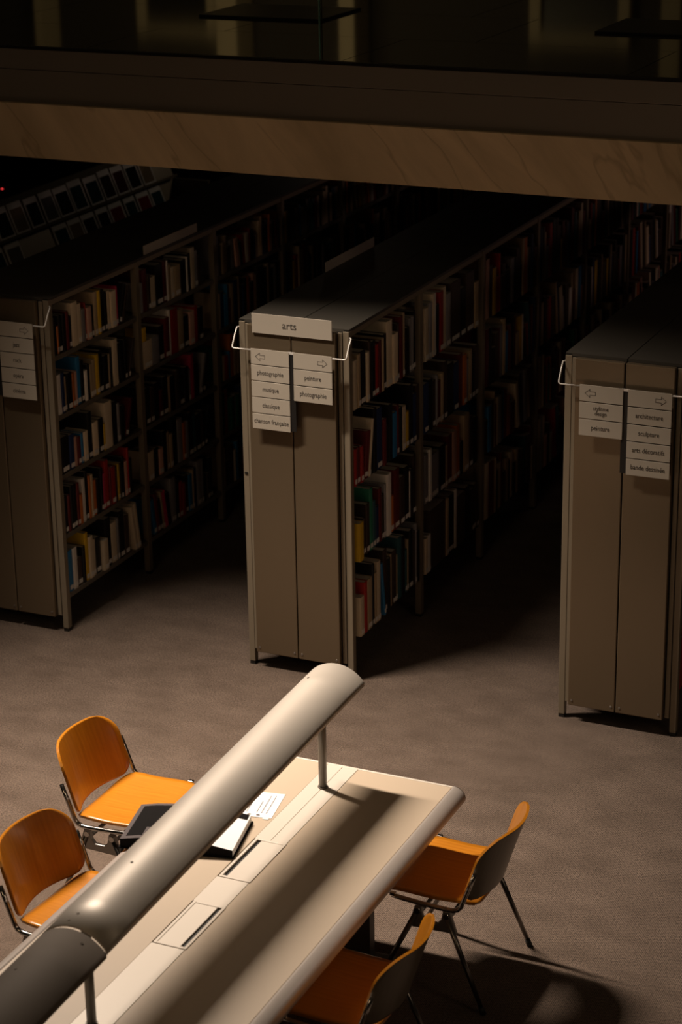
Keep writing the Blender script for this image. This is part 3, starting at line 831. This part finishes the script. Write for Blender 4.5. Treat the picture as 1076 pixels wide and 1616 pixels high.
# ------------------------------------------------------------------ chairs
def shell(fn, length, half, r0, r1, th, nu=20, nv=18, thick_dir=-1):
    """curved plywood sheet; fn(s, t)->point, s across in m, t along in m; r0/r1 = corner radii at t=0 / t=length"""
    mb = MB(); top = []; 
    ts = []
    for j in range(nv+1):
        q = j/nv; ts.append(length*(.5-.5*math.cos(PI*q))*.6 + length*q*.4)
    def hw(t):
        h = half
        if t < r0: h = half - r0 + math.sqrt(max(0, r0*r0-(r0-t)**2))
        if t > length-r1: h = min(h, half - r1 + math.sqrt(max(0, r1*r1-(t-(length-r1))**2)))
        return max(h, .02)
    P = []; Nn = []
    for t in ts:
        h = hw(t); row = []; nr = []
        for i in range(nu+1):
            s = -h + 2*h*i/nu; e = 1e-3
            p = Vector(fn(s, t)); du = Vector(fn(s+e, t))-Vector(fn(s-e, t)); dv = Vector(fn(s, t+e))-Vector(fn(s, t-e))
            nn = du.cross(dv).normalized(); row.append(p); nr.append(nn)
        P.append(row); Nn.append(nr)
    K = nu+1; vs = [p for r in P for p in r] + [p - th*n for r, rn in zip(P, Nn) for p, n in zip(r, rn)]
    o = K*(nv+1); f1 = []; f2 = []; f3 = []
    for j in range(nv):
        for i in range(nu):
            f2.append((j*K+i, j*K+i+1, (j+1)*K+i+1, (j+1)*K+i)); f1.append((o+j*K+i, o+(j+1)*K+i, o+(j+1)*K+i+1, o+j*K+i+1))
        for i in (0, nu): f3.append((j*K+i, (j+1)*K+i, o+(j+1)*K+i, o+j*K+i))
    for j in (0, nv):
        for i in range(nu): f3.append((j*K+i, j*K+i+1, o+j*K+i+1, o+j*K+i))
    mb.v = [tuple(v) for v in vs]; mb.f = [list(f) for f in f1+f2+f3]; mb.mi = [0]*len(f1)+[1]*len(f2)+[2]*len(f3); mb.smooth = [True]*(len(f1)+len(f2))+[False]*len(f3)
    return mb
def seat_fn(s, t):
    # t runs from the rear edge to the front edge, local x forward
    x = -.055 + t
    z = .452
    if x < .03: z -= 4.5*(.03-x)**2
    if x > .26: z -= 2.2*(x-.26)**2
    z += .010*(s/.23)**2 - .006*math.exp(-((x-.12)/.1)**2)
    return (x, s, z)
def back_fn(s, t):
    z = .458 + t*.945
    x = -.022 - t*.30 - .2*max(0, t-.16)**2 + .072*(s/.23)**2 - .067
    return (x, -s, z + .0*(s*s))
def make_chair():
    root = empty('chair')
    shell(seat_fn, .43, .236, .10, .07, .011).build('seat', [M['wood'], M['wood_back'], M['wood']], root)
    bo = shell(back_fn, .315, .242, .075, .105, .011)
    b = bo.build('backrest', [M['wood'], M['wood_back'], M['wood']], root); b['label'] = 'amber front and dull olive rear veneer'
    for s in (-1, 1):
        y = s*.260
        path = [(.285, y, .452), (.25, y, .447), (.15, y, .440), (.05, y, .436), (.02, y, .437), (-.002, y, .445), (-.016, y, .462), (-.026, y, .49), (-.048, y, .55), (-.074, y, .622)]
        br = MB().tube(path, [.010]*9+[.009], 10, 0, 1.15).build('side_bracket', M['chrome'], root)
        MB().box(.27, .295, y-.010, y+.010, .452, .466).build('front_hook', M['chrome'], br, bevel=.003)
        # cast link with two lugs under the seat rail
        lk = MB()
        poly = [(.0, .335), (.195, .328), (.205, .345), (.192, .40), (.185, .425), (.155, .425), (.148, .385), (.132, .366), (.085, .366), (.068, .388), (.060, .430), (.03, .430), (.022, .40)]
        lk.prism(poly, 'y', y-.009, y+.009)
        l = lk.build('link_casting', M['alu'], root, bevel=.003)
        for bxx in (.045, .170): MB().tube([(bxx, y-.0135, .408), (bxx, y+.0135, .408)], .013, 10).build('bolt', M['chrome'], l)
        for (xa, za, xb) in ((.178, .395, .365), (.042, .395, -.125)):
            yb = s*.283
            lg = MB().tube([(xa, y+s*.004, za), (xb+(xa-xb)*.06, yb, .026)], [.0125, .0095], 10).build('leg', M['leg'], root)
            MB().tube([(xb+(xa-xb)*.075, yb-s*.001, .032), (xb, yb, .0)], [.0115, .0135], 10).build('foot', M['black'], lg)
    for x in (.045, .17): MB().tube([(x, -.245, .385), (x, .245, .385)], .009, 10).build('cross_bar', M['alu'], root)
    return root
chair = make_chair()
places = [((.53, -2.455), 0.0, 'amber plywood chair, brightly lit, at the left side of the table beside the open book'),
          ((.785, -3.315), math.radians(-4.5), 'amber plywood chair with shaded backrest, cut by the left edge of the photo'),
          ((2.325, -2.495), PI, 'amber plywood chair under the right table edge, its legs splayed on lit carpet'),
          ((2.30, -3.475), PI, 'amber plywood chair in deep shadow at the bottom edge, right of the table')]
for i, ((x, y), rz, lab) in enumerate(places):
    o = chair if i == 0 else copy_tree(chair)
    o.location = (x, y, 0); o.rotation_euler = (0, 0, rz)
    tag(o, lab, 'chair', 'chairs around the reading table')
print('books', N_BOOK, 'objects', len(bpy.data.objects))
